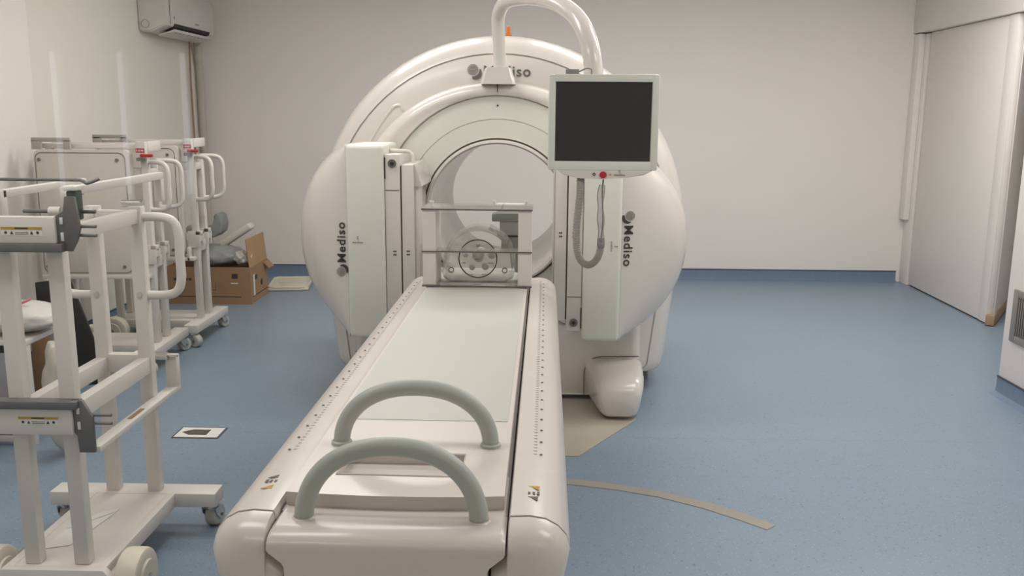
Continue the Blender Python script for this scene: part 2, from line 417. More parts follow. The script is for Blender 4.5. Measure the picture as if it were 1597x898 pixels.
MB().lathe([(0.4085, 0.008), (0.4085, 0.03), (0.402, 0.03), (0.402, 0.008)], 128, o=(0, 0, ZB), ring=True).build('bore_seal', M['seam'], g)
bore = MB().lathe([(0.403, 0.05), (0.403, 0.0), (0.398, -0.012), (0.388, -0.014), (0.380, -0.004), (0.378, 0.03), (0.372, 0.5), (0.37, 1.26), (0.38, 1.295), (0.405, 1.30), (0.405, 1.2)], 128, o=(0, 0, ZB), ring=True)
bore.build('bore_tunnel', M['shell'], g, ang=50)
# parting line and two small alignment marks at the top of the ring
MB().box(-0.002, 0.002, -0.019, -0.004, ZB+0.655, ZB+0.69).box(-0.005, 0.005, -0.02, -0.010, ZB+0.69, ZB+0.70).build('alignment_mark', M['seam'], g)
MB().cyl((0.0, 0.004, ZB+0.585), (0, 0.010, ZB+0.585), 0.005).build('alignment_mark', M['seam'], g)
for nm_, q_, k_ in (('brand_logo', logo_mb(0.058), 'grey_ink'), ('logo_ball', ball_mb(0.058), 'pale_ink')): q_.build(nm_, M[k_], g, mtx=frame((-0.087, 0.136, 1.793), (1, 0, 0), (0, 0.12, 1)), smooth=False)
# recessed grip on the ring's shoulder
MB().tube([(-0.72, 0.146, 1.43), (-0.66, 0.146, 1.53), (-0.60, 0.145, 1.61), (-0.57, 0.144, 1.632), (-0.545, 0.144, 1.63), (-0.535, 0.144, 1.605)], 0.010, 10).build('recess_rim', M['shell'], g)
# feet
def foot(sx):
    lp = []
    for y, x0, x1, z0, z1 in ((-0.01, 0.50, 0.822, 0.012, 0.245), (-0.20, 0.53, 0.812, 0.012, 0.235), (-0.30, 0.545, 0.800, 0.013, 0.215), (-0.35, 0.558, 0.785, 0.016, 0.185), (-0.372, 0.575, 0.768, 0.03, 0.15)):
        sec = []
        cr = 0.05
        for (cx_, cz_, a0) in ((x1-cr, z1-cr, 0), (x0+cr, z1-cr, 90), (x0+cr+0.02, z0+cr*0.6, 180), (x1-cr-0.02, z0+cr*0.6, 270)):
            for k in range(5):
                a = math.radians(a0 + 90*k/4); sec.append((sx*(cx_+cr*math.cos(a)), y, cz_ + (cr if a0 < 180 else cr*0.6)*math.sin(a)))
        lp.append(sec)
    f = MB().loft(lp).build('foot_cover', M['shell'], g, ang=50)
    # shadow gap around the cover where it meets the housing
    MB().tube([(sx*0.497, -0.018, 0.03), (sx*0.497, -0.018, 0.16), (sx*0.515, -0.018, 0.215), (sx*0.56, -0.018, 0.250), (sx*0.65, -0.018, 0.256), (sx*0.80, -0.018, 0.262)], 0.0025, 6).build('cover_seam', M['seam'], f)
    MB().cyl((sx*0.66, -0.18, 0.0042), (sx*0.66, -0.18, 0.03), 0.035).build('levelling_pad', M['darksteel'], f)
foot(1); foot(-1)
for sx in (-1, 1):
    for y in (0.45, 1.05):
        MB().cyl((sx*0.86, y, 0), (sx*0.86, y, 0.12), 0.05).build('levelling_pad', M['darksteel'], g)
MB().cyl((0.035, 0.55, 2.02), (0.035, 0.55, 2.04), 0.022).cyl((0.035, 0.55, 2.035), (0.035, 0.55, 2.085), 0.018, r1=0.012).sphere((0.035, 0.55, 2.085), 0.013).build('signal_lamp', M['orange'], g)['label'] = 'small amber lamp on top of the ring'

# detector heads
def head(rot, xi, ww, zc, lab):
    """built as the left head (wing to -x); the right one is the same head turned half round"""
    sgn = -1 if rot else 1
    def T(x, y, z): return (sgn*x, y, zc + sgn*z)
    gw = 0.19; xg = xi - gw; H = 0.487
    lp = []
    for k in range(29):
        t = -1 + 2*k/28; z = t*H
        w_ = ww*max(0.0, 1 - abs(t)**2.2)**(0.62 if t > 0 else 0.74) + 0.010
        f = [(0.0, -0.482), (0.10, -0.476), (0.30, -0.452), (0.58, -0.405), (0.82, -0.33), (0.94, -0.265), (1.0, -0.20), (1.0, -0.12), (0.97, -0.075), (0.9, -0.06), (0.0, -0.06)]
        lp.append([T(xg - w_*a, y, z) for a, y in f])
    hd = MB().loft(lp).build('detector_head', M['shell'], g, ang=45)
    hd['label'] = lab
    def bx(nm, x0, x1, y0, y1, z0, z1, m, bev=0.006, seg=2):
        a, b = T(x0, y0, z0), T(x1, y1, z1)
        return MB().box(min(a[0], b[0]), max(a[0], b[0]), y0, y1, min(a[2], b[2]), max(a[2], b[2]), bev, seg=seg).build(nm, m, hd)
    bx('cover', xg, xi, -0.50, -0.05, -H, H, M['green'], 0.022, 4)['label'] = 'grey-green cover strip'
    bx('mounting_plate', xi+0.002, xi+0.077, -0.475, -0.03, -0.46, 0.44, M['shell'], 0.005)
    bx('plate_gap', xi+0.077, xi+0.083, -0.46, -0.04, -0.46, 0.38, M['seam'], 0)
    bx('collimator_plate', xi+0.083, xi+0.142, -0.465, -0.04, -0.46, 0.39, M['shell'], 0.005)
    bx('slot', xi+0.0005, xi+0.006, -0.4785, -0.470, 0.32, 0.425, M['dark'], 0)
    bx('panel_line', xi+0.004, xi+0.075, -0.4765, -0.470, 0.262, 0.265, M['seam'], 0)
    # alignment bore
    a = T(xi+0.040, -0.482, 0.395); b = T(xi+0.040, -0.474, 0.395)
    MB().cyl(a, b, 0.021).build('pin_bushing', M['darksteel'], hd); a2 = T(xi+0.040, -0.485, 0.395)
    MB().cyl(a2, a, 0.009).build('pin_hole', M['dark'], hd)
    for dx, yy in ((0.042, -0.475), (0.051, -0.475), (0.108, -0.465), (0.117, -0.465)):
        for dz in (0.0, 0.018): MB().cyl(T(xi+dx, yy-0.003, -0.06+dz), T(xi+dx, yy+0.001, -0.06+dz), 0.004, 8).build('marker_dot', M['ink'], hd)
    # sloped guard on the inner side
    out = [(-0.44, 0.39), (-0.06, 0.39), (-0.05, 0.36), (-0.05, 0.30), (-0.07, 0.28), (-0.43, 0.28)]
    v0 = [T(xi+0.142, y, z) for y, z in out]
    v1 = [T(xi+0.142+(0.038 if z < 0.33 else 0.004), y, z) for y, z in out]
    MB().loft([v0, v1]).build('sloped_guard', M['shell'], hd)
    bx('inner_face', xi+0.142, xi+0.150, -0.42, -0.05, -0.45, 0.28, M['shell'], 0.003)
    MB().tube([T(xi+0.002, -0.30, 0.452), T(xi+0.06, -0.30, 0.45), T(xi+0.10, -0.30, 0.445), T(xi+0.118, -0.30, 0.42), T(xi+0.12, -0.30, 0.385)], 0.010, 10).build('cable_guide', M['shell'], hd)
    # attachment to the rotor
    bx('rotor_bracket', xi-0.10, xi+0.10, -0.05, 0.012, -0.25, 0.25, M['shell'], 0)
    # words: baseline runs up the left head, down the right one
    u = Vector(T(0, 0, 1)) - Vector(T(0, 0, 0))
    v = Vector((sgn*-1, 0, 0))
    lg = logo_mb(0.046); lb = ball_mb(0.046)
    o_ = T(xg - 0.012, -0.4835, -0.105)
    lg.build('brand_logo', M['ink'], hd, mtx=frame(o_, u, v + Vector((0, 0.22, 0))), smooth=False)
    lb.build('logo_ball', M['pale_ink'], hd, mtx=frame(o_, u, v + Vector((0, 0.22, 0))), smooth=False)
    tm = text_mb('mediso', 0.016, align='CENTER'); tm.box(-0.004, 0.004, 0.02, 0.024, 0, 0.001).sphere((0, 0.032, 0), 0.004, u=8, v=6)
    tm.build('small_emblem', M['pale_ink'], hd, mtx=frame(T(xi-0.135, -0.5012, 0.0), (1, 0, 0) if not rot else (0, 0, -1), (0, 0, 1) if not rot else (1, 0, 0)), smooth=False)
    return hd
head(False, -0.535, 0.30, 0.952, 'left detector head with name reading upward')
head(True, -0.455, 0.355, 0.952, 'right detector head with name reading downward')

# display arm
off = Vector((0.18, -4.95, 0))
arm_pts = [(-0.168, 4.935, 1.80), (-0.170, 4.92, 1.915), (-0.176, 4.9, 2.027), (-0.169, 4.86, 2.104), (-0.123, 4.75, 2.149), (-0.016, 4.55, 2.144), (0.102, 4.3, 2.098), (0.182, 4.1, 2.032), (0.232, 3.98, 1.957), (0.263, 3.92, 1.866), (0.278, 3.9, 1.76), (0.28, 3.9, 1.632)]
MB().tube([Vector(p)+off for p in arm_pts], 0.035, 20, radii=lambda t: 0.033+0.008*t).build('display_arm', M['shell'], g)
MB().loft([[(x*s+0.004, y, z) for x, y in ((-0.5, -0.045), (-0.42, -0.062), (0.42, -0.062), (0.5, -0.045), (0.5, 0.15), (-0.5, 0.15))] for s, z in ((0.185, 1.745), (0.18, 1.757), (0.140, 1.822), (0.132, 1.829), (0.115, 1.832))]).build('arm_base', M['shell'], g, mtx=None)

# ------------------------------------------------------------------ monitor hanging on the arm, with its hose
mo = thing('touch_monitor', 'wall-free monitor in a pale frame with dark blank screen, hung from the white arm', 'monitor', (0.294, 3.75, 1.37), math.radians(-0.5))
mo['label'] = 'flat monitor in pale frame with dark blank screen, hanging from the white arm'
fr = MB(); 
ow, oh, iw0, iw1, ih0, ih1 = 0.223, 0.382, -0.194, 0.192, 0.036, 0.352
fr.box(-ow, iw0, -0.03, 0.02, 0, oh, 0.008).box(iw1, ow, -0.03, 0.02, 0, oh, 0.008)
fr.box(iw0-0.004, iw1+0.004, -0.0298, 0.02, 0, ih0, 0.003).box(iw0-0.004, iw1+0.004, -0.0298, 0.02, ih1, oh, 0.003)
fr.build('bezel', M['bezel'], mo)
MB().box(iw0, iw1, -0.022, 0.0, ih0, ih1).build('screen', M['screen'], mo)
MB().box(-0.20, 0.20, 0.018, 0.06, 0.03, 0.36, 0.012).build('rear_cover', M['bezel'], mo)
MB().box(-0.06, 0.04, 0.06, 0.19, 0.18, 0.26, 0.01).build('arm_mount', M['shell'], mo)
strip = [(-0.185, 0.0), (0.205, 0.0), (0.17, -0.018), (0.10, -0.030), (0.0, -0.036), (-0.09, -0.033), (-0.155, -0.020)]
cs = MB().prism(strip, -0.034, 0.02, 'xz', 0.004).build('control_strip', M['shell'], mo)
MB().cyl((0.003, -0.040, -0.018), (0.003, -0.033, -0.018), 0.0145, 20, bevel=0.003).build('stop_button', M['red'], cs)['label'] = 'red round stop button'
MB().lathe([(0.006, -0.036), (0.006, -0.034), (0.003, -0.034), (0.003, -0.036)], 16, o=(-0.034, 0, -0.016), ring=True).build('key_switch', M['ink'], cs)
MB().cyl((0.032, -0.036, -0.017), (0.032, -0.033, -0.017), 0.004).build('status_light', M['yellow'], cs)
tm = text_mb('mediso', 0.014, align='CENTER'); tm.box(-0.003, 0.003, 0.014, 0.017, 0, 0.001).sphere((0, 0.022, 0), 0.003, u=8, v=6)
tm.build('small_emblem', M['pale_ink'], cs, mtx=frame((0.07, -0.0352, -0.022), (1, 0, 0), (0, 0, 1)), smooth=False)
MB().box(-0.155, -0.10, 0.03, 0.05, oh-0.002, oh+0.022, 0.003).tube([(-0.10, 0.04, oh+0.012), (-0.07, 0.04, oh+0.025), (-0.05, 0.04, oh+0.02), (-0.05, 0.04, oh)], 0.003, 6).build('cable_clip', M['midgrey'], mo)

hs = thing('cable_hose', 'grey corrugated cable hose in clear film, looping down below the monitor', 'hose', (0.246, 3.735, 0.955))
ho = Vector((0.246, 3.735, 0.955))
hp = [(0.207, 3.75, 1.335), (0.205, 3.742, 1.26), (0.195, 3.74, 1.144), (0.197, 3.74, 1.05), (0.213, 3.74, 0.998), (0.246, 3.74, 0.975), (0.279, 3.74, 0.997), (0.295, 3.74, 1.04), (0.297, 3.74, 1.09)]
P = [Vector(p)-ho for p in hp]
MB().tube(P, 0.0155, 12, smooth=26, radii=lambda t: 0.0155 + 0.0016*math.sin(t*2*PI*70)).build('corrugated_hose', M['hose'], hs, ang=80)
MB().tube([Vector(p)-ho for p in [(0.297, 3.738, 1.08), (0.302, 3.735, 1.15), (0.300, 3.735, 1.225), (0.297, 3.735, 1.28), (0.300, 3.735, 1.332)]], 0.0035, 8).build('thin_cable', M['cable'], hs)
MB().tube([Vector(p)-ho for p in [(0.297, 3.735, 1.05), (0.296, 3.735, 1.11), (0.293, 3.733, 1.18), (0.290, 3.733, 1.25), (0.296, 3.735, 1.31)]], 0.02, 9, radii=lambda t: 0.0145+0.0025*math.sin(t*17)).build('clear_sleeve', M['film'], hs)

# ------------------------------------------------------------------ patient bed
b = thing('patient_table', 'long white patient table with pale green top and two arched handles', 'patient table', (-0.235, 2.8, 0), RZ)
YE, YF = -1.21, 1.33     # rail ends
def rail_prof(s, d=0.0, dt=0.0, cap=False):
    """s = side; profile from the inner edge over the top to the underside"""
    p = [(0.222, 0.60), (0.222, 0.849), (0.225, 0.856), (0.262, 0.858), (0.292, 0.853), (0.315, 0.840), (0.331, 0.822), (0.338, 0.797), (0.331, 0.76), (0.312, 0.71), (0.28, 0.62), (0.26, 0.60)]
    if cap: p = [(0.192, 0.60), (0.192, 0.783), (0.2225, 0.811)] + p[1:]
    out = []
    for x, z in p:
        t = max(0, (x-0.222)/0.116)
        out.append((s*(x - d*t), z - dt*(1 if z > 0.7 else 0)))
    return out
for s in (-1, 1):
    r = MB().loft([[(x, y, z) for x, z in rail_prof(s, *d)] for y, d in ((YE, (0, 0)), (YF-0.05, (0, 0)), (YF-0.02, (0.01, 0.006)), (YF, (0.03, 0.02)))])
    ro = r.build('side_rail', M['bed'], b)
    c = MB().loft([[(x, y, z) for x, z in rail_prof(s, *d, cap=True)] for y, d in ((YE-0.003, (0.0, 0.002)), (YE-0.03, (0.004, 0.005)), (YE-0.05, (0.014, 0.012)), (YE-0.065, (0.030, 0.024)), (YE-0.074, (0.05, 0.042)), (YE-0.078, (0.07, 0.07)))])
    c.build('end_cap', M['bed'], b)
    # scale printed along the rail, and a warning label at its end
    tk = MB(); x0 = s*0.272
    k = 0; y = -0.90
    while y < 1.2:
        z = 0.8573
        tk.box(x0-0.012 if s > 0 else x0, x0 if s > 0 else x0+0.012, y-0.0008, y+0.0008, z, z+0.0006)
        if k % 4 == 0:
            xf = s*0.281
            MB().box(xf-0.0032, xf+0.0032, y-0.0028, y-0.0006, z-0.0012, z+0.0001).box(xf-0.0032, xf+0.002, y+0.0006, y+0.0028, z-0.0012, z+0.0001).build('scale_figure', M['grey_ink'], ro)
        y += 0.0195; k += 1
    tk.build('scale_ticks', M['pale_ink'], ro)
    wl = MB(); xx = s*0.268; z = 0.8572
    def tri(mb, cx, cy, a, q):
        mb.prism([(cx-a, cy+a*0.8*q), (cx+a, cy+a*0.8*q), (cx+a*0.9, cy-a*q)], z, z+0.0012, 'xy')
    tri(wl, xx, -1.108 if s < 0 else -1.085, 0.011, -1 if s < 0 else 1)
    wl.build('warning_label', M['yellow'], ro)
    wt = MB()
    for i in range(3):
        wt.box(xx-0.012+i*0.009, xx-0.007+i*0.009, -1.085 if s < 0 else -1.117, -1.072 if s < 0 else -1.104, z-0.0004, z+0.0010)
    tri(wt, xx-0.002, -1.055 if s < 0 else -1.135, 0.010, -1 if s < 0 else 1)
    wt.build('label_text', M['grey_ink'], ro)
# centre end block: wide at the top, stepping in below
ob = [(-0.210, 0.846), (-0.2185, 0.838), (-0.219, 0.815), (-0.216, 0.809), (-0.191, 0.788), (-0.187, 0.780), (-0.187, 0.45), (0.187, 0.45), (0.187, 0.780), (0.191, 0.788), (0.216, 0.809), (0.219, 0.815), (0.2185, 0.838), (0.210, 0.846)]
def blk(y, d): return [(x*(1-d*0.15), y, z - (d if z > 0.84 else d*0.62 if z > 0.83 else 0)) for x, z in ob]
MB().loft([blk(-1.0, 0.0), blk(-1.24, 0.0), blk(-1.262, 0.003), blk(-1.276, 0.009), blk(-1.284, 0.018), blk(-1.288, 0.028)]).build('end_block', M['bed'], b, ang=40)
MB().box(-0.218, 0.218, -1.18, 1.30, 0.60, 0.842).build('table_core', M['hose'], b)
MB().cyl((0.247, -1.291, 0.752), (0.247, -1.26, 0.752), 0.022, 24).build('round_sign', M['blue'], b)
MB().lathe([(0.013, -1.2925), (0.013, -1.291), (0.009, -1.291), (0.009, -1.2925)], 20, o=(0.247, 0, 0.752), ring=True).build('sign_symbol', M['paper'], b)
# moving table top with a recessed tray between the handles
pt = MB(); X0, X1 = -0.2135, 0.2115; zt, zb = 0.874, 0.846
rx0, rx1, ry0, ry1 = -0.135, 0.118, -1.075, -0.955
arc = lambda x: -1.165 - 0.012*(1-(x/0.21)**2)
n = 14
front = [(X0 + (X1-X0)*i/n, arc(X0 + (X1-X0)*i/n)) for i in range(n+1)]
pt.prism(front + [(X1, ry0), (X0, ry0)], zb, zt, 'xy')
pt.box(X0, rx0, ry0, ry1, zb, zt).box(rx1, X1, ry0, ry1, zb, zt).box(X0, X1, ry1, 1.42, zb, zt)
pt.box(rx0, rx1, ry0, ry1, zb, zb+0.004)
bmesh.ops.remove_doubles(pt.bm, verts=pt.bm.verts, dist=0.0001)
tt = pt.build('table_top', M['bed'], b)
MB().box(-0.205, 0.2, -0.74, 1.38, zt-0.001, zt+0.0012).build('patient_mat', M['pad'], tt)['label'] = 'pale green lying surface'
# rim of the recess
MB().tube([(rx0, ry0, zt), (rx0, ry1, zt), (rx1, ry1, zt), (rx1, ry0, zt)], 0.003, 8, smooth=0, close=True).build('recess_rim', M['bed'], tt)
def hoop(cy, zf, a, hgt, lean):
    pts = []
    for i in range(25):
        t = PI*i/24; x = -a*math.copysign(abs(math.cos(t))**0.92, math.cos(t)); z = hgt*math.sin(t)**0.9
        pts.append((x, cy + lean*z/hgt, zf + z))
    return pts
for cy, zf, xo in ((-1.214, 0.838, 0.0), (-0.90, 0.872, 0.003)):
    h = MB().tube([(x+xo, y, z) for x, y, z in hoop(cy, zf, 0.166, 0.146 if cy < -1 else 0.130, 0.012)], 0.0185, 16, smooth=3)
    ho_ = h.build('arched_handle', M['handle'], b)
    for sx in (-1, 1):
        MB().lathe([(0.018, zf), (0.0235, zf), (0.0225, zf+0.008), (0.0188, zf+0.011)], 20, 'z', o=(sx*0.166+xo, cy, 0), ring=True).build('handle_collar', M['bed'] if cy < -1 else M['handle'], ho_)
# pedestal under the table
MB().box(-0.24, 0.24, -0.2, 1.22, 0.30, 0.62, 0.03).build('lift_housing', M['bed'], b)
MB().box(-0.27, 0.27, -0.05, 1.18, 0.0, 0.32, 0.03).build('pedestal_base', M['bed'], b)

# ------------------------------------------------------------------ clear rack on the table and what stands in it
ZT = 0.8775
rk = thing('acrylic_rack', 'clear acrylic rack with white uprights standing on the patient table', 'rack', (-0.218, 3.83, ZT), RZ)
for s in (-1, 1):
    MB().box(min(s*0.228, s*0.172), max(s*0.228, s*0.172), -0.10, 0.10, 0.0, 0.322, 0.002).build('upright', M['frost'], rk)
for z, y1, m0 in ((0.322, 0.10, 0), (0.146, -0.02, 0), (0.0, -0.045, 1)):
    xx = 0.231 if z != 0.146 else 0.1715
    sh = MB().box(-xx, xx, -0.103, y1, z+(0.0005 if z else 0.0), z+0.008).build('shelf', M['acrylic'], rk)
    MB().box(-0.231, 0.231, -0.1065, -0.1035, z, z+0.0055).build('shelf_edge', M['acrylic_edge'], sh)
MB().cyl((-0.20, 0.0, 0.3305), (-0.20, 0.0, 0.345), 0.008).cyl((-0.20, 0.0, 0.345), (-0.20, 0.0, 0.350), 0.010).build('peg', M['frost'], rk)
MB().box(0.10, 0.106, -0.09, 0.09, 0.331, 0.334).build('shelf_rib', M['acrylic'], rk)

ph = thing('image_quality_phantom', 'clear plastic body phantom with round lid and small spheres behind the acrylic rack', 'phantom', (-0.219, 3.925, ZT), RZ)
out = []
for i in range(25): a = PI*i/24; out.append((0.150*math.cos(a), 0.092 + 0.142*math.sin(a)))
out += [(-0.158, 0.05), (-0.15, 0.022), (-0.12, 0.003), (0.12, 0.003), (0.15, 0.022), (0.158, 0.05)]
inn = [(x*0.93, 0.012 + (z-0.012)*0.93 + 0.004) for x, z in out]
n = len(out)
sh = MB()
lo = [[(x, y, z) for x, z in o] for o, y in ((out, -0.094), (out, 0.10), (inn, 0.10), (inn, -0.086))]
sh.loft(lo, cap0=True, cap1=True).build('body_shell', M['phantom'], ph)
MB().lathe([(0.0835, -0.0965), (0.0835, -0.103), (0.0795, -0.103), (0.0795, -0.0965)], 64, o=(0.0, 0, 0.105), ring=True).build('lid_seal', M['ink'], ph)
ld = MB().lathe([(0.0790, -0.0950), (0.0790, -0.1015), (0.0, -0.1015)], 64, o=(0, 0, 0.105), cap=False).build('lid', M['lid'], ph)
for q, (dx, dz, r) in enumerate([(0, 0.012, 0.027), (-0.055, 0.012, 0.012), (0.058, 0.014, 0.019), (-0.027, -0.042, 0.013), (0.030, -0.038, 0.016), (0.0, 0.055, 0.010)]):
    MB().sphere((dx, -0.072, 0.105+dz), r).build('sphere_insert', M['bead'], ph)
    MB().cyl((dx, -0.094, 0.105+dz), (dx, -0.075, 0.105+dz), 0.003, 8).build('sphere_stem', M['frost'], ph)
for dx in (-0.115, 0.115):
    MB().lathe([(0.012, -0.0965), (0.012, -0.104), (0.0085, -0.104), (0.0085, -0.0965)], 24, o=(dx, 0, 0.055), ring=True).build('filler_plug', M['cable'], ph)
MB().lathe([(0.022, 0.10), (0.022, -0.06), (0.018, -0.06), (0.018, 0.10)], 24, o=(0, 0, 0.105), ring=True).build('lung_insert', M['frost'], ph)
lt = MB()
for (dx, dz, w_) in ((-0.002, -0.002, 0.010), (-0.06, -0.018, 0.006), (0.057, -0.018, 0.011), (-0.026, -0.068, 0.007), (0.027, -0.068, 0.009)):
    for k in range(2): lt.box(dx-w_, dx+w_, -0.1027, -0.1020, 0.105+dz-0.0025*k, 0.1063+dz-0.0025*k)
lt.build('lid_print', M['grey_ink'], ph)

gb = thing('head_holder_bracket', 'grey bracket with white top clamp on the far end of the patient table', 'bracket', (-0.095, 4.13, ZT-0.0035+0.0005), RZ)
gb.location.z = 0.8745
MB().box(-0.035, 0.055, -0.02, 0.02, 0.10, 0.165, 0.003).box(0.03, 0.055, -0.018, 0.018, 0.0, 0.11, 0.002).build('lower_plate', M['midgrey'], gb)
MB().box(-0.056, 0.056, -0.024, 0.02, 0.165, 0.172, 0.001).build('dark_joint', M['dark'], gb)
MB().box(-0.042, 0.048, -0.022, 0.02, 0.171, 0.27, 0.003).build('upper_plate', mat('light_grey_metal', (156, 155, 150), 0.5), gb)
MB().box(-0.078, 0.065, -0.03, 0.03, 0.235, 0.272, 0.006).build('cross_block', M['midgrey'], gb)
MB().box(-0.062, 0.07, -0.035, 0.035, 0.283, 0.315, 0.006).box(-0.055, 0.06, -0.03, 0.03, 0.272, 0.283).cyl((-0.068, 0, 0.29), (-0.068, 0, 0.328), 0.008).cyl((0.078, 0, 0.29), (0.078, 0, 0.328), 0.008).build('top_clamp', M['frost'], gb)

# ------------------------------------------------------------------ trolleys
def label_plate(name, parent, x, y, z):
    MB().box(x-0.062, x+0.062, y-0.0008, y, z-0.014, z+0.014).build(name, M['paper'], parent)
    MB().box(x-0.062, x+0.062, y-0.0014, y-0.0008, z+0.004, z+0.012).build('label_band', M['yellow'], parent)
    k = MB()
    for dx in (-0.048, 0.048): k.cyl((x+dx, y-0.0016, z-0.005), (x+dx, y-0.0008, z-0.005), 0.0045, 8)
    for dx in (-0.030, 0.030): k.prism([(x+dx-0.005, z-0.010), (x+dx+0.005, z-0.010), (x+dx, z)], y-0.0016, y-0.0008, 'xz')
    for r in range(2): k.box(x-0.02, x+0.02, y-0.0014, y-0.0008, z-0.005-0.005*r, z-0.0035-0.005*r)
    k.box(x-0.02, x+0.02, y-0.0018, y-0.0014, z+0.006, z+0.010)
    k.build('label_print', M['ink'], parent)
def swivel(parent, x, y, rot):
    m = Matrix.Translation((x, y, 0)) @ Matrix.Rotation(rot, 4, 'Z')
    c = MB(); c.cyl((0, 0, 0.088), (0, 0, 0.10), 0.03, 20).cyl((0, 0, 0.078), (0, 0, 0.088), 0.022, 20)
    for sx in (-1, 1):
        c.prism([(-0.018, 0.082), (0.025, 0.082), (0.042, 0.05), (0.036, 0.03), (0.016, 0.03), (-0.012, 0.058)], sx*0.029-0.0015, sx*0.029+0.0015, 'yz')
    c.box(-0.0295, 0.0295, -0.02, 0.03, 0.080, 0.085)
    co = c.build('swivel_caster', M['steel'], parent, mtx=m)
    wm = MB().lathe([(0.006, -0.024), (0.036, -0.024), (0.042, -0.019), (0.0435, -0.012), (0.0435, 0.012), (0.042, 0.019), (0.036, 0.024), (0.006, 0.024)], 28, 'x', o=(0, 0.026, 0.0435), ring=True)
    wm.build('wheel', M['caster'], co, mtx=m)
    MB().cyl((-0.033, 0.026, 0.0435), (0.033, 0.026, 0.0435), 0.007, 10).build('axle', M['darksteel'], co, mtx=m)
def trolley(label, loc, rz, loaded, rots):
    t = thing('collimator_trolley', label, 'trolley', loc, rz, 'white steel trolleys along the left wall')
    e = M['enamel']
    bp = MB().box(-0.1352, 0.1352, -0.325, 0.252, 0.125, 0.1525)
    bp.box(-0.165, -0.135, -0.325, 0.252, 0.10, 0.1545, 0.002).box(0.135, 0.165, -0.325, 0.252, 0.10, 0.1545, 0.002)
    bp.build('base_tray', e, t)
    MB().box(-0.32, 0.32, 0.25, 0.345, 0.10, 0.1556, 0.004).build('wheel_bar', e, t)
    MB().prism([(-0.165, 0.155), (0.165, 0.155), (0.215, 0.10), (0.215, 0.075), (-0.215, 0.075), (-0.215, 0.10)], -0.345, -0.315, 'xz', 0.003).build('axle_bar', e, t)
    for sx in (-1, 1):
        w_ = MB().lathe([(0.014, -0.045), (0.055, -0.045), (0.058, -0.038), (0.084, -0.038), (0.092, -0.033), (0.095, -0.024), (0.095, 0.024), (0.092, 0.033), (0.084, 0.038), (0.058, 0.038), (0.055, 0.045), (0.014, 0.045)], 40, 'x', o=(sx*0.235, -0.265, 0.095), ring=True).build('roller_wheel', M['wheel'], t)
        MB().cyl((sx*0.165, -0.265, 0.095), (sx*0.283, -0.265, 0.095), 0.0135, 14).build('axle', M['steel'], w_)
        MB().box(min(sx*0.155, sx*0.185), max(sx*0.155, sx*0.185), -0.33, -0.20, 0.07, 0.125, 0.003).build('axle_bracket', e, t)
        swivel(t, sx*0.285, 0.298, rots[0 if sx < 0 else 1])
        for sy, top in ((-1, 1.255), (1, 1.255)):
            p = MB().box(sx*0.08-0.025, sx*0.08+0.025, sy*0.285-0.02, sy*0.285+0.02, 0.153, top if not loaded else (1.24 if sy < 0 else 1.30), 0.004).build('post', e, t)
            for z in (0.93, 1.20):
                if sy > 0: MB().cyl((sx*0.08, sy*0.285-0.02, z), (sx*0.08, sy*0.285-0.026, z), 0.010, 12).build('post_bolt', M['steel'], p)
        # D handle on the posts at the caster end
        zt, zb_ = (1.215, 0.925) if not loaded else (1.285, 0.995)
        x0, y0 = (sx*0.105, 0.285) if not loaded else (sx*0.08, 0.305); d, e_ = (sx*0.125, 0.0) if not loaded else (sx*0.035, 0.125)
        HP = lambda f, z: (x0+d*f, y0+e_*f, z)
        MB().tube([HP(-0.08, zt), HP(0.5, zt), HP(0.85, zt-0.015), HP(1, zt-0.06), HP(1, (zt+zb_)/2), HP(1, zb_+0.06), HP(0.85, zb_+0.015), HP(0.5, zb_), HP(-0.08, zb_)], 0.0165 if not loaded else 0.0145, 12, smooth=5).build('handle', e, t)
        # long rails of the two tiers
        MB().box(sx*0.08-0.02, sx*0.08+0.02, -0.265, 0.265, 0.63, 0.69, 0.003).build('shelf_rail', e, t)
        MB().box(sx*0.08-0.015, sx*0.08+0.015, -0.265, 0.265, 1.195, 1.245, 0.003).build('shelf_rail', e, t)
    MB().box(-0.06, 0.06, 0.265, 0.305, 0.63, 0.70, 0.003).build('cross_rail', e, t)
    MB().box(-0.06, 0.06, 0.27, 0.30, 1.195, 1.24, 0.003).build('cross_rail', e, t)
    if not loaded:
        # holding arms: one over, one under the plate bay, each with an upright and a chromed pin
        ar = MB().box(0.098, 0.142, -0.245, 0.44, 0.515, 0.535, 0.003).box(0.098, 0.142, 0.405, 0.44, 0.53, 0.66, 0.003).build('holding_arm', e, t)
        MB().box(0.112, 0.128, 0.02, 0.13, 0.5345, 0.5365).build('slot', M['brownish'], ar)
        MB().cyl((0.0, 0.40, 0.66), (0.115, 0.40, 0.66), 0.016, 16).cyl((0.11, 0.40, 0.66), (0.15, 0.40, 0.66), 0.005, 10).build('locking_pin', M['steel'], ar)
        MB().box(-0.02, 0.04, 0.30, 0.42, 0.64, 0.675, 0.003).build('pin_block', e, ar)
        ar = MB().box(0.06, 0.09, -0.19, 0.53, 1.335, 1.362, 0.003).box(0.06, 0.09, 0.50, 0.53, 1.25, 1.34, 0.003).box(0.06, 0.09, -0.205, -0.17, 1.24, 1.362, 0.003).build('holding_arm', e, t)
        MB().cyl((0.02, 0.305, 1.262), (0.10, 0.305, 1.262), 0.013, 16).build('locking_pin', M['steel'], ar)
        ar = MB().box(-0.155, -0.125, -0.19, 0.35, 1.325, 1.350, 0.003).box(-0.155, -0.125, -0.205, -0.17, 1.24, 1.35, 0.003).build('holding_arm', e, t)
        MB().box(-0.15, -0.13, 0.25, 0.33, 1.29, 1.325, 0.002).build('slot', M['brownish'], ar)
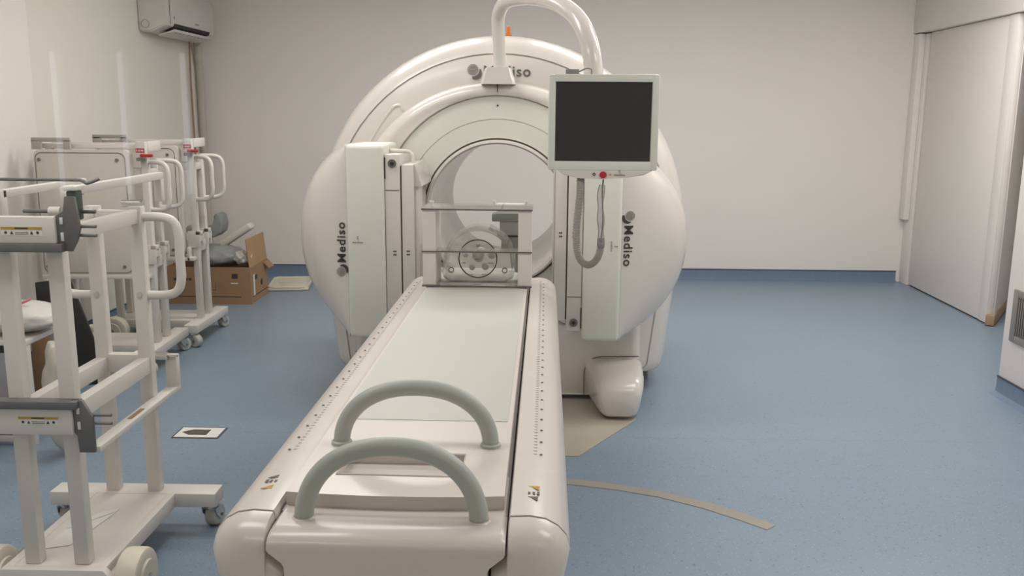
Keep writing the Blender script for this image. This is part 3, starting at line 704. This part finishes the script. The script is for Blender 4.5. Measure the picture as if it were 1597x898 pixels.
        # cross beams at the roller end with warning plates, steel angles and brackets
        for z0, z1, s0, s1, pz in ((0.605, 0.690, 0.690, 0.715, 0.652), (1.205, 1.285, 1.180, 1.205, 1.243)):
            fb = MB().box(-0.30, 0.105, -0.335, -0.305, z0, z1, 0.003).build('cross_beam', e, t)
            label_plate('warning_label', fb, 0.0 if z0 < 1 else 0.005, -0.335, pz)
            MB().box(-0.30, 0.125, -0.345, -0.300, s0, s1, 0.002).build('steel_angle', M['darksteel'], t)
            if z0 < 1:
                br = MB().prism([(0.10, 0.715), (0.135, 0.715), (0.165, 0.66), (0.165, 0.545), (0.115, 0.545), (0.115, 0.60), (0.10, 0.615)], -0.325, -0.312, 'xz', 0.002)
            else:
                br = MB().prism([(0.10, 1.285), (0.13, 1.30), (0.135, 1.345), (0.165, 1.345), (0.175, 1.25), (0.165, 1.215), (0.145, 1.18), (0.10, 1.185)], -0.325, -0.312, 'xz', 0.002)
            bo = br.build('latch_plate', M['darksteel'], t)
            for dz in (0.012, -0.015): MB().cyl((0.105, -0.31, pz+dz), (0.218, -0.31, pz+dz), 0.005, 10).build('latch_rod', M['darksteel'], bo)
            for za, zb in ((-0.03, -0.005), (0.02, 0.04)): MB().box(0.118, 0.127, -0.330, -0.325, pz+za, pz+zb, 0.001).build('latch_guide', e, bo)
        hb = MB().box(0.128, 0.158, -0.30, -0.255, 1.27, 1.36, 0.006).build('latch_grip', mat('dark_green_grip', (66, 78, 70), 0.5), t)
        MB().box(0.12, 0.163, -0.305, -0.25, 1.36, 1.375, 0.004).build('grip_cap', M['bezel'], hb)
        rod = MB().tube([(-0.30, -0.24, 1.388), (0.10, -0.24, 1.388), (0.15, -0.24, 1.386), (0.165, -0.24, 1.378), (0.19, -0.235, 1.386), (0.20, -0.23, 1.392)], 0.005, 10, smooth=4)
        rod.build('release_rod', M['darksteel'], t)
        for xa, xb in ((-0.02, 0.07), (0.16, 0.20), (-0.25, -0.12)): MB().cyl((xa, -0.27, 1.295), (xb, -0.27, 1.295), 0.006, 10).build('pivot_rod', M['darksteel'], t)
        MB().cyl((0.06, -0.27, 1.295), (0.095, -0.27, 1.295), 0.014, 14).build('white_knob', e, t)
    else:
        for sx in (-1, 1): MB().box(sx*0.08-0.02, sx*0.08+0.02, -0.34, 0.30, 1.365, 1.395, 0.003).build('top_rail', e, t)
        for sx in (-1, 1): MB().box(sx*0.08-0.02, sx*0.08+0.02, -0.305, -0.265, 1.235, 1.367, 0.003).build('post_extension', e, t)
        hd = MB().box(0.107, 0.15, 0.255, 0.315, 1.315, 1.41, 0.003).box(-0.10, 0.106, 0.307, 0.318, 1.35, 1.41, 0.002).build('head_bracket', e, t)
        MB().box(0.1495, 0.1515, 0.259, 0.311, 1.345, 1.37).build('red_label', M['red'], hd)
        kk = MB()
        for q in range(5): kk.box(0.1515, 0.152, 0.264+q*0.009, 0.269+q*0.009, 1.352, 1.363)
        kk.build('label_print', M['paper'], hd)
        MB().box(0.140, 0.165, 0.285, 0.36, 1.318, 1.337, 0.006).build('red_lever', M['red'], hd)
        MB().box(0.11, 0.145, 0.255, 0.31, 1.294, 1.312, 0.003).build('latch_block', M['midgrey'], hd)
        for sx in (-1, 1):
            cb = MB().box(sx*0.08-0.04, sx*0.08+0.04, 0.295, 0.325, 0.75, 0.775, 0.002).box(sx*0.08-0.04, sx*0.08-0.026, 0.24, 0.325, 0.66, 0.775, 0.002).box(sx*0.08+0.026, sx*0.08+0.04, 0.24, 0.325, 0.66, 0.775, 0.002)
            cb.box(sx*0.08-0.03, sx*0.08+0.03, 0.306, 0.318, 0.70, 0.75, 0.002).build('post_clamp', e, t)
        # lower ledge carrying the plate
        MB().box(0.07, 0.165, -0.36, 0.29, 0.575, 0.60, 0.003).box(0.06, 0.165, 0.245, 0.262, 0.575, 0.67, 0.002).build('plate_ledge', e, t)
    return t
trolley('empty white steel trolley nearest the patient table, on cream rollers and chrome casters', (-1.515, 2.975, 0), 0, False, (0.25, -0.15))
trolley('white steel trolley carrying a collimator, between the empty trolley and the farthest one', (-2.635, 5.58, 0), math.radians(-88), True, (0.9, -0.6))
trolley('white steel trolley carrying a collimator, in front of the cardboard box', (-2.605, 6.28, 0), math.radians(-90), True, (1.2, -0.4))
def rrect(x0, x1, z0, z1, r, n=6):
    o = []
    for cx_, cz_, a0 in ((x1-r, z1-r, 0), (x0+r, z1-r, 90), (x0+r, z0+r, 180), (x1-r, z0+r, 270)):
        for k in range(n+1): a = math.radians(a0+90*k/n); o.append((cx_+r*math.cos(a), cz_+r*math.sin(a)))
    return o
def collimator(label, loc, rz):
    c = thing('collimator', label, 'collimator', loc, rz, 'collimators on the trolleys')
    # local x = along the plate, z up, -y towards the viewer
    MB().prism(rrect(-0.345, 0.225, 0.0, 0.76, 0.035), -0.025, 0.03, 'xz', 0.003).build('plate', M['collim'], c)
    o1 = rrect(-0.338, 0.198, 0.012, 0.742, 0.04); 
    MB().tube([(x, -0.0262, z) for x, z in o1], 0.0026, 6, smooth=0, close=True).build('seal_line', M['collimdark'], c)
    for x, z in ((-0.315, 0.70), (0.15, 0.70), (-0.315, 0.05), (0.15, 0.05)): MB().cyl((x, -0.032, z), (x, -0.0255, z), 0.010, 12).build('bolt', M['cable'], c)
    hbk = MB().box(-0.36, -0.13, -0.012, -0.002, 0.805, 0.83, 0.002).box(-0.36, -0.305, -0.012, 0.012, 0.76, 0.815, 0.002).box(-0.17, -0.13, -0.012, 0.012, 0.76, 0.815, 0.002)
    hbk.build('lifting_bracket', mat('light_grey_bracket', (168, 163, 154), 0.5), c)
    return c
collimator('flat beige collimator plate on the middle trolley, nearer of the two plates', (-2.635, 5.448, 0.6005), math.radians(2))
collimator('flat beige collimator plate on the farthest trolley, by the cardboard box', (-2.605, 6.148, 0.6005), 0)

# ------------------------------------------------------------------ air conditioner, pipe
ac = thing('air_conditioner', 'white split air conditioner high on the left wall near the far corner', 'air conditioner', (XL, 7.46, 2.215))
prof = [(0.0, 0.02), (0.0, 0.36), (0.17, 0.36), (0.215, 0.345), (0.235, 0.31), (0.238, 0.10), (0.225, 0.055), (0.10, 0.0), (0.03, 0.0)]
body = MB().loft([[(x, y, z) for x, z in prof] for y in (0.0, 1.10)])
bmesh.ops.bevel(body.bm, geom=[e for e in body.bm.edges if abs(e.verts[0].co.y-e.verts[1].co.y) < 1e-4], offset=0.01, segments=2, affect='EDGES')
body.build('casing', M['acbody'], ac)
MB().prism([(0.226, 0.048), (0.238, 0.075), (0.14, 0.035), (0.10, 0.004)], 0.16, 0.98, 'xz').build('outlet_slot', M['dark'], ac)
MB().prism([(0.235, 0.012), (0.242, 0.03), (0.105, -0.012), (0.10, -0.02)], 0.14, 1.0, 'xz', 0.002).build('air_flap', M['acbody'], ac)
for i in range(9): MB().box(0.13, 0.222, 0.22+i*0.085, 0.235+i*0.085, 0.005, 0.04).build('louvre', M['midgrey'], ac)
MB().box(0.238, 0.2405, 0.06, 0.064, 0.06, 0.33).build('panel_line', M['seam'], ac)
MB().cyl((0.06, -0.006, 0.06), (0.06, 0.0, 0.06), 0.033, 24).build('side_cap', M['acbody'], ac)
MB().lathe([(0.033, -0.0075), (0.033, -0.005), (0.029, -0.005), (0.029, -0.0075)], 24, o=(0.06, 0, 0.06), ring=True).build('cap_ring', M['pale_ink'], ac)
MB().cyl((0.2385, 0.15, 0.12), (0.241, 0.15, 0.12), 0.012, 12).box(0.2385, 0.2405, 0.62, 0.70, 0.105, 0.118).build('badge', M['pale_ink'], ac)
pp = thing('drain_pipe', 'pale ribbed drain hose running down the corner below the air conditioner', 'pipe', (XL+0.045, 8.66, 0.12))
MB().tube([(0.02, -0.10, 2.078), (0.012, -0.05, 2.04), (0, -0.02, 1.95), (0, 0, 1.8), (0, 0.01, 1.0), (0, 0.01, 0.0)], 0.034, 14, smooth=24, radii=lambda t: 0.034+0.002*math.sin(t*600)).build('hose', mat('ribbed_hose', (190, 182, 170), 0.6), pp, ang=80)
wi = thing('cable', 'thin brown cable hanging beside the drain hose below the air conditioner', 'cable', (XL+0.02, 8.47, 0.12))
MB().tube([(0.02, -0.02, 2.085), (0.006, 0, 1.7), (0.004, 0.02, 0.9), (0.004, 0.02, 0.0)], 0.009, 8).build('wire', M['brownish'], wi)

# ------------------------------------------------------------------ cardboard box with packing and the things round it
bx = thing('cardboard_box', 'open brown cardboard box by the back wall behind the trolleys', 'box', (-2.68, 7.62, 0))
wl, dp, ht, th = 0.355, 0.25, 0.315, 0.006
B = MB()
B.box(-wl, wl, -dp, -dp+th, 0, ht).box(-wl, wl, dp-th, dp, 0, ht).box(-wl, -wl+th, -dp+th, dp-th, 0, ht).box(wl-th, wl, -dp+th, dp-th, 0, ht).box(-wl+th, wl-th, -dp+th, dp-th, 0, th)
B.build('box_body', M['board'], bx)
F = MB().box(-0.003, 0.003, -dp, dp, 0, 0.235)
F.build('flap', M['board_in'], bx, mtx=Matrix.Translation((wl-0.003, 0, ht)) @ Matrix.Rotation(math.radians(-6), 4, 'Y'))
MB().box(-wl, wl, 0, 0.006, 0, 0.16).build('flap', M['board'], bx, mtx=Matrix.Translation((0, dp, ht)) @ Matrix.Rotation(math.radians(-115), 4, 'X'))
MB().box(0, 0.07, -0.05, 0.1, 0, 0.006).build('flap', M['board'], bx, mtx=Matrix.Translation((wl-0.004, dp-0.06, ht-0.02)) @ Matrix.Rotation(math.radians(48), 4, 'Y'))
pr = MB().box(-wl+0.02, wl-0.08, -dp-0.001, -dp, 0.062, 0.068).box(wl, wl+0.001, -dp+0.04, dp-0.03, 0.055, 0.062)
pr.box(-0.10, 0.06, -dp-0.001, -dp, 0.12, 0.123).box(0.06, 0.062, -dp-0.001, -dp, 0.12, 0.19)
for i in range(5): pr.box(-0.29+i*0.032, -0.268+i*0.032, -dp-0.001, -dp, 0.20, 0.222)
pr.box(0.20, 0.25, -dp-0.001, -dp, 0.22, 0.26).box(wl, wl+0.001, -0.14, -0.06, 0.19, 0.23)
pr.build('box_print', M['ink'], bx)
MB().lathe([(0.0, -dp-0.001), (0.026, -dp-0.001), (0.026, -dp+0.001), (0, -dp+0.001)], 16, o=(0.0, 0, 0.098), ring=True).cyl((wl-0.001, 0.06, 0.14), (wl+0.001, 0.06, 0.14), 0.028, 14).build('hand_hole', M['dark'], bx)
MB().box(wl, wl+0.0012, -0.17, -0.13, 0.06, 0.24).box(0.19, 0.25, -dp-0.0012, -dp, 0.175, 0.185).build('shipping_label', M['paper'], bx)
# things in and on the box
def blob(name, parent, m, c, s, amp=0.12, seed=1, sub=4):
    mb = MB(); bmesh.ops.create_icosphere(mb.bm, subdivisions=sub, radius=1.0)
    from mathutils import noise
    for v in mb.bm.verts:
        n_ = noise.noise(v.co*2.2 + Vector((seed*3.1, 0, 0)))*amp + noise.noise(v.co*6.0 + Vector((0, seed*2.7, 0)))*amp*0.4
        k = 1 + n_
        v.co = Vector((c[0]+v.co.x*s[0]*k, c[1]+v.co.y*s[1]*k, c[2]+v.co.z*s[2]*k))
    return mb.build(name, m, parent, ang=180)
o = blob('wrapped_bundle', None, M['greywrap'], (0, 0, 0), (0.24, 0.19, 0.10), 0.14, 3); o.location = (-2.66, 7.60, 0.375)
tag(o, 'grey film-wrapped bundle bulging out of the cardboard box', 'bundle')
o = blob('crumpled_film', None, M['wrap'], (0, 0, 0), (0.07, 0.07, 0.06), 0.3, 8); o.location = (-2.405, 7.46, 0.385)
tag(o, 'crumpled white film at the right corner of the cardboard box', 'packing film')
hr = MB()
sec = [(-0.16, 0.02), (-0.13, -0.03), (-0.03, -0.055), (0.09, -0.045), (0.15, 0.0), (0.165, 0.07), (0.15, 0.145), (0.115, 0.165), (0.09, 0.14), (0.10, 0.07), (0.07, 0.03), (0.0, 0.025), (-0.08, 0.05), (-0.13, 0.06)]
hr.prism(sec, -0.09, 0.09, 'xz', 0.015, 3)
o = hr.build('foam_headrest', M['foam'], None, ang=60); o.location = (-2.77, 7.66, 0.58); tag(o, 'curved grey foam headrest on top of the packed cardboard box', 'headrest')
o = MB().box(-0.16, 0.16, -0.06, 0.06, -0.03, 0.03, 0.02, seg=3).build('padded_bar', M['collim'], None)
o.location = (-2.50, 7.62, 0.555); o.rotation_euler = (0, math.radians(-33), 0); tag(o, 'pale padded bar sticking up out of the cardboard box', 'padded bar')
tr = thing('plastic_tray', 'shallow beige plastic tray lying on the floor right of the cardboard box', 'tray', (-2.20, 8.22, 0.0), math.radians(8))
T_ = MB(); T_.box(-0.20, 0.17, -0.26, 0.26, 0.0, 0.03, 0.012, seg=3); T_.build('tray_base', M['wheel'], tr)
T2 = MB(); T2.tube([(x, y, 0.032) for x, y in rrect(-0.19, 0.16, -0.25, 0.25, 0.05)], 0.012, 8, smooth=0, close=True).build('tray_rim', M['wheel'], tr)
MB().box(-0.12, 0.10, -0.02, 0.0, 0.03, 0.04, 0.003).box(-0.1, 0.08, -0.12, -0.11, 0.03, 0.036, 0.002).build('tray_rib', M['collim'], tr)

# ------------------------------------------------------------------ left edge clutter
bo = MB()
bo.prism([(-0.02, 0.0), (0.27, 0.0), (0.275, 0.26), (0.165, 0.64), (-0.02, 0.62)], -0.012, 0.012, 'xz', 0.003)
o = bo.build('black_panel', M['black'], None); o.location = (-2.815, 5.05, 0.0); o.rotation_euler = (math.radians(0), 0, math.radians(12)); tag(o, 'black board with a cut corner standing behind the white table', 'board')
o2 = MB().box(-0.012, 0.012, -0.46, 0.10, 0.0, 0.60, 0.003).build('black_panel', M['black'], None); o2.location = (-2.99, 5.02, 0.0); o2.rotation_euler = (0, 0, math.radians(3))
tag(o2, 'black board standing along the left wall', 'board')
tb = thing('side_table', 'small white steel table with grey panel at the left edge, behind the empty trolley', 'table', (-2.59, 4.25, 0))
for sx in (-1, 1):
    for sy in (-1, 1): MB().box(sx*0.20-0.018, sx*0.20+0.018, sy*0.14-0.018, sy*0.14+0.018, 0.0, 0.50, 0.003).build('leg', M['enamel'], tb)
MB().box(-0.22, 0.22, -0.16, 0.16, 0.50, 0.525, 0.003).build('tabletop', M['enamel'], tb)
MB().box(-0.182, 0.182, -0.15, -0.142, 0.04, 0.46, 0.001).build('modesty_panel', M['purple'], tb)
MB().box(-0.182, 0.182, -0.155, -0.125, 0.02, 0.05, 0.002).build('lower_rail', M['enamel'], tb)
o = blob('wrapped_pillow', None, M['wrap'], (0, 0, 0), (0.21, 0.17, 0.072), 0.12, 5); o.location = (-2.49, 4.27, 0.602); tag(o, 'white plastic-wrapped pillow lying on the small white table', 'pillow')
o = MB().tube([(-0.05, 0, 0.0), (-0.02, -0.02, 0.012), (0.01, 0.01, 0.004), (0.05, 0.0, 0.018), (0.075, 0.01, 0.03)], 0.007, 6).tube([(-0.03, 0.02, 0.004), (-0.06, 0.0, 0.014), (-0.03, -0.02, 0.006), (-0.02, 0.01, 0.016)], 0.009, 6).build('ribbon', M['pink'], None)
o.location = (-2.47, 4.20, 0.672); tag(o, 'scrap of pink ribbon on the wrapped pillow', 'ribbon')
o = MB().box(-0.06, 0.06, -0.006, 0.006, 0.0, 0.5, 0.002).build('cardboard_sheet', M['board'], None); o.location = (-2.50, 4.47, 0.003); o.rotation_euler = (math.radians(-4), 0, math.radians(20)); tag(o, 'upright sheet of brown cardboard behind the small white table', 'cardboard')
o = blob('plastic_bag', None, mat('pale_plastic_bag', (190, 184, 172), 0.3, var=0.06, scale=9, bump=0.5, bscale=14), (0, 0, 0), (0.075, 0.085, 0.28), 0.14, 9); o.location = (-2.165, 3.985, 0.295); tag(o, 'pale plastic bag slumped beside the small white table', 'bag')
cb = thing('carton', 'white carton with a dark label on the floor at the left edge', 'carton', (-2.56, 3.98, 0), math.radians(35))
cb.location = (-2.66, 3.86, 0)
MB().box(-0.17, 0.17, -0.12, 0.12, 0.0, 0.20, 0.004).build('carton_body', M['paper'], cb)
MB().box(0.03, 0.09, -0.121, -0.12, 0.07, 0.16).box(0.17, 0.171, -0.06, 0.02, 0.08, 0.16).build('carton_label', M['tag'], cb)
bk = thing('wire_basket', 'black wire basket at the left edge beside the small white table', 'basket', (-2.96, 4.18, 0.0))
W = MB()
for i in range(9):
    z = 0.06 + i*0.05
    W.tube([(x, y, z) for x, y in rrect(-0.12, 0.12, -0.14, 0.14, 0.03)], 0.004, 6, smooth=0, close=True)
W.build('hoops', M['dark'], bk)
W = MB()
for i in range(8):
    for sy in (-1, 1): W.cyl((-0.105+i*0.03, sy*0.14, 0.0), (-0.105+i*0.03, sy*0.14, 0.47), 0.0035, 6)
    for sx in (-1, 1): W.cyl((sx*0.12, -0.105+i*0.03, 0.0), (sx*0.12, -0.105+i*0.03, 0.47), 0.0035, 6)
W.build('uprights', M['dark'], bk)

# film and paper on the near trolley
o = MB(); rnd = random.Random(4); gx, gy = 7, 6
vv = [(-0.08+0.16*i/(gx-1), -0.13+0.26*j/(gy-1), 0.006+0.05*rnd.random()*(0.4+0.6*math.sin(PI*i/(gx-1)))) for i in range(gx) for j in range(gy)]
o._add(vv, [(i*gy+j, (i+1)*gy+j, (i+1)*gy+j+1, i*gy+j+1) for i in range(gx-1) for j in range(gy-1)])
o = o.build('clear_bag', M['film'], None, smooth=False)
md = o.modifiers.new('thickness', 'SOLIDIFY'); md.thickness = 0.001
o.location = (-1.79, 2.98, 0.0); tag(o, 'crumpled clear plastic bag on the floor beside the empty trolley', 'plastic bag')
o = MB(); o.prism([(-0.06, -0.16), (0.02, -0.13), (0.055, 0.09), (0.06, 0.16), (0.01, 0.13), (-0.045, 0.03)], 0.0, 0.002, 'xy')
o.prism([(-0.05, 0.0), (0.05, 0.13), (0.055, 0.12), (-0.045, -0.012)], 0.002, 0.006, 'xy')
o = o.build('torn_paper', M['paper'], None); o.location = (-1.56, 2.93, 0.1535); tag(o, 'torn white paper sheet on the base of the empty trolley', 'paper')

# ------------------------------------------------------------------ floor fittings
fs = thing('floor_plate_sign', 'white floor plate with dark arrow mark on the blue floor left of the patient table', 'floor plate', (-1.652, 4.305, 0.0))
MB().box(-0.118, 0.118, -0.078, 0.078, 0.0, 0.003, 0.001).build('rim', M['tag'], fs)
MB().box(-0.108, 0.108, -0.068, 0.068, 0.003, 0.0042).build('plate', M['paper'], fs)
MB().prism([(-0.09, -0.0), (-0.045, 0.038), (0.045, 0.038), (0.045, -0.038), (-0.045, -0.038)], 0.0042, 0.0052, 'xy').build('arrow', M['tag'], fs)
gpv = [(0.245, 4.06), (0.575, 4.59), (0.575, 5.1), (-0.95, 5.1), (-0.95, 4.59), (-0.66, 4.06)]
o = MB().prism([(x, y) for x, y in gpv], 0.0, 0.004, 'xy', 0.001).build('base_plate', M['plate'], None); tag(o, 'beige steel floor plate under the scanner and patient table', 'floor plate')
lp = []
cpts = [(0.10, 3.775, 0.052), (0.235, 3.75, 0.052), (0.40, 3.705, 0.05), (0.571, 3.637, 0.048), (0.745, 3.535, 0.056), (0.877, 3.425, 0.056), (0.965, 3.337, 0.05)]
for i, (x, y, w_) in enumerate(cpts):
    a = cpts[max(0, i-1)]; c2 = cpts[min(len(cpts)-1, i+1)]
    d = Vector((c2[0]-a[0], c2[1]-a[1])).normalized(); nn = Vector((-d.y, d.x))*w_*0.6
    lp.append([(x-nn.x, y-nn.y, 0.0), (x+nn.x, y+nn.y, 0.0), (x+nn.x, y+nn.y, 0.0025), (x-nn.x, y-nn.y, 0.0025)])
o = MB().loft(lp).build('floor_strip', M['tape'], None); tag(o, 'curved beige strip lying on the blue floor right of the patient table', 'floor strip')
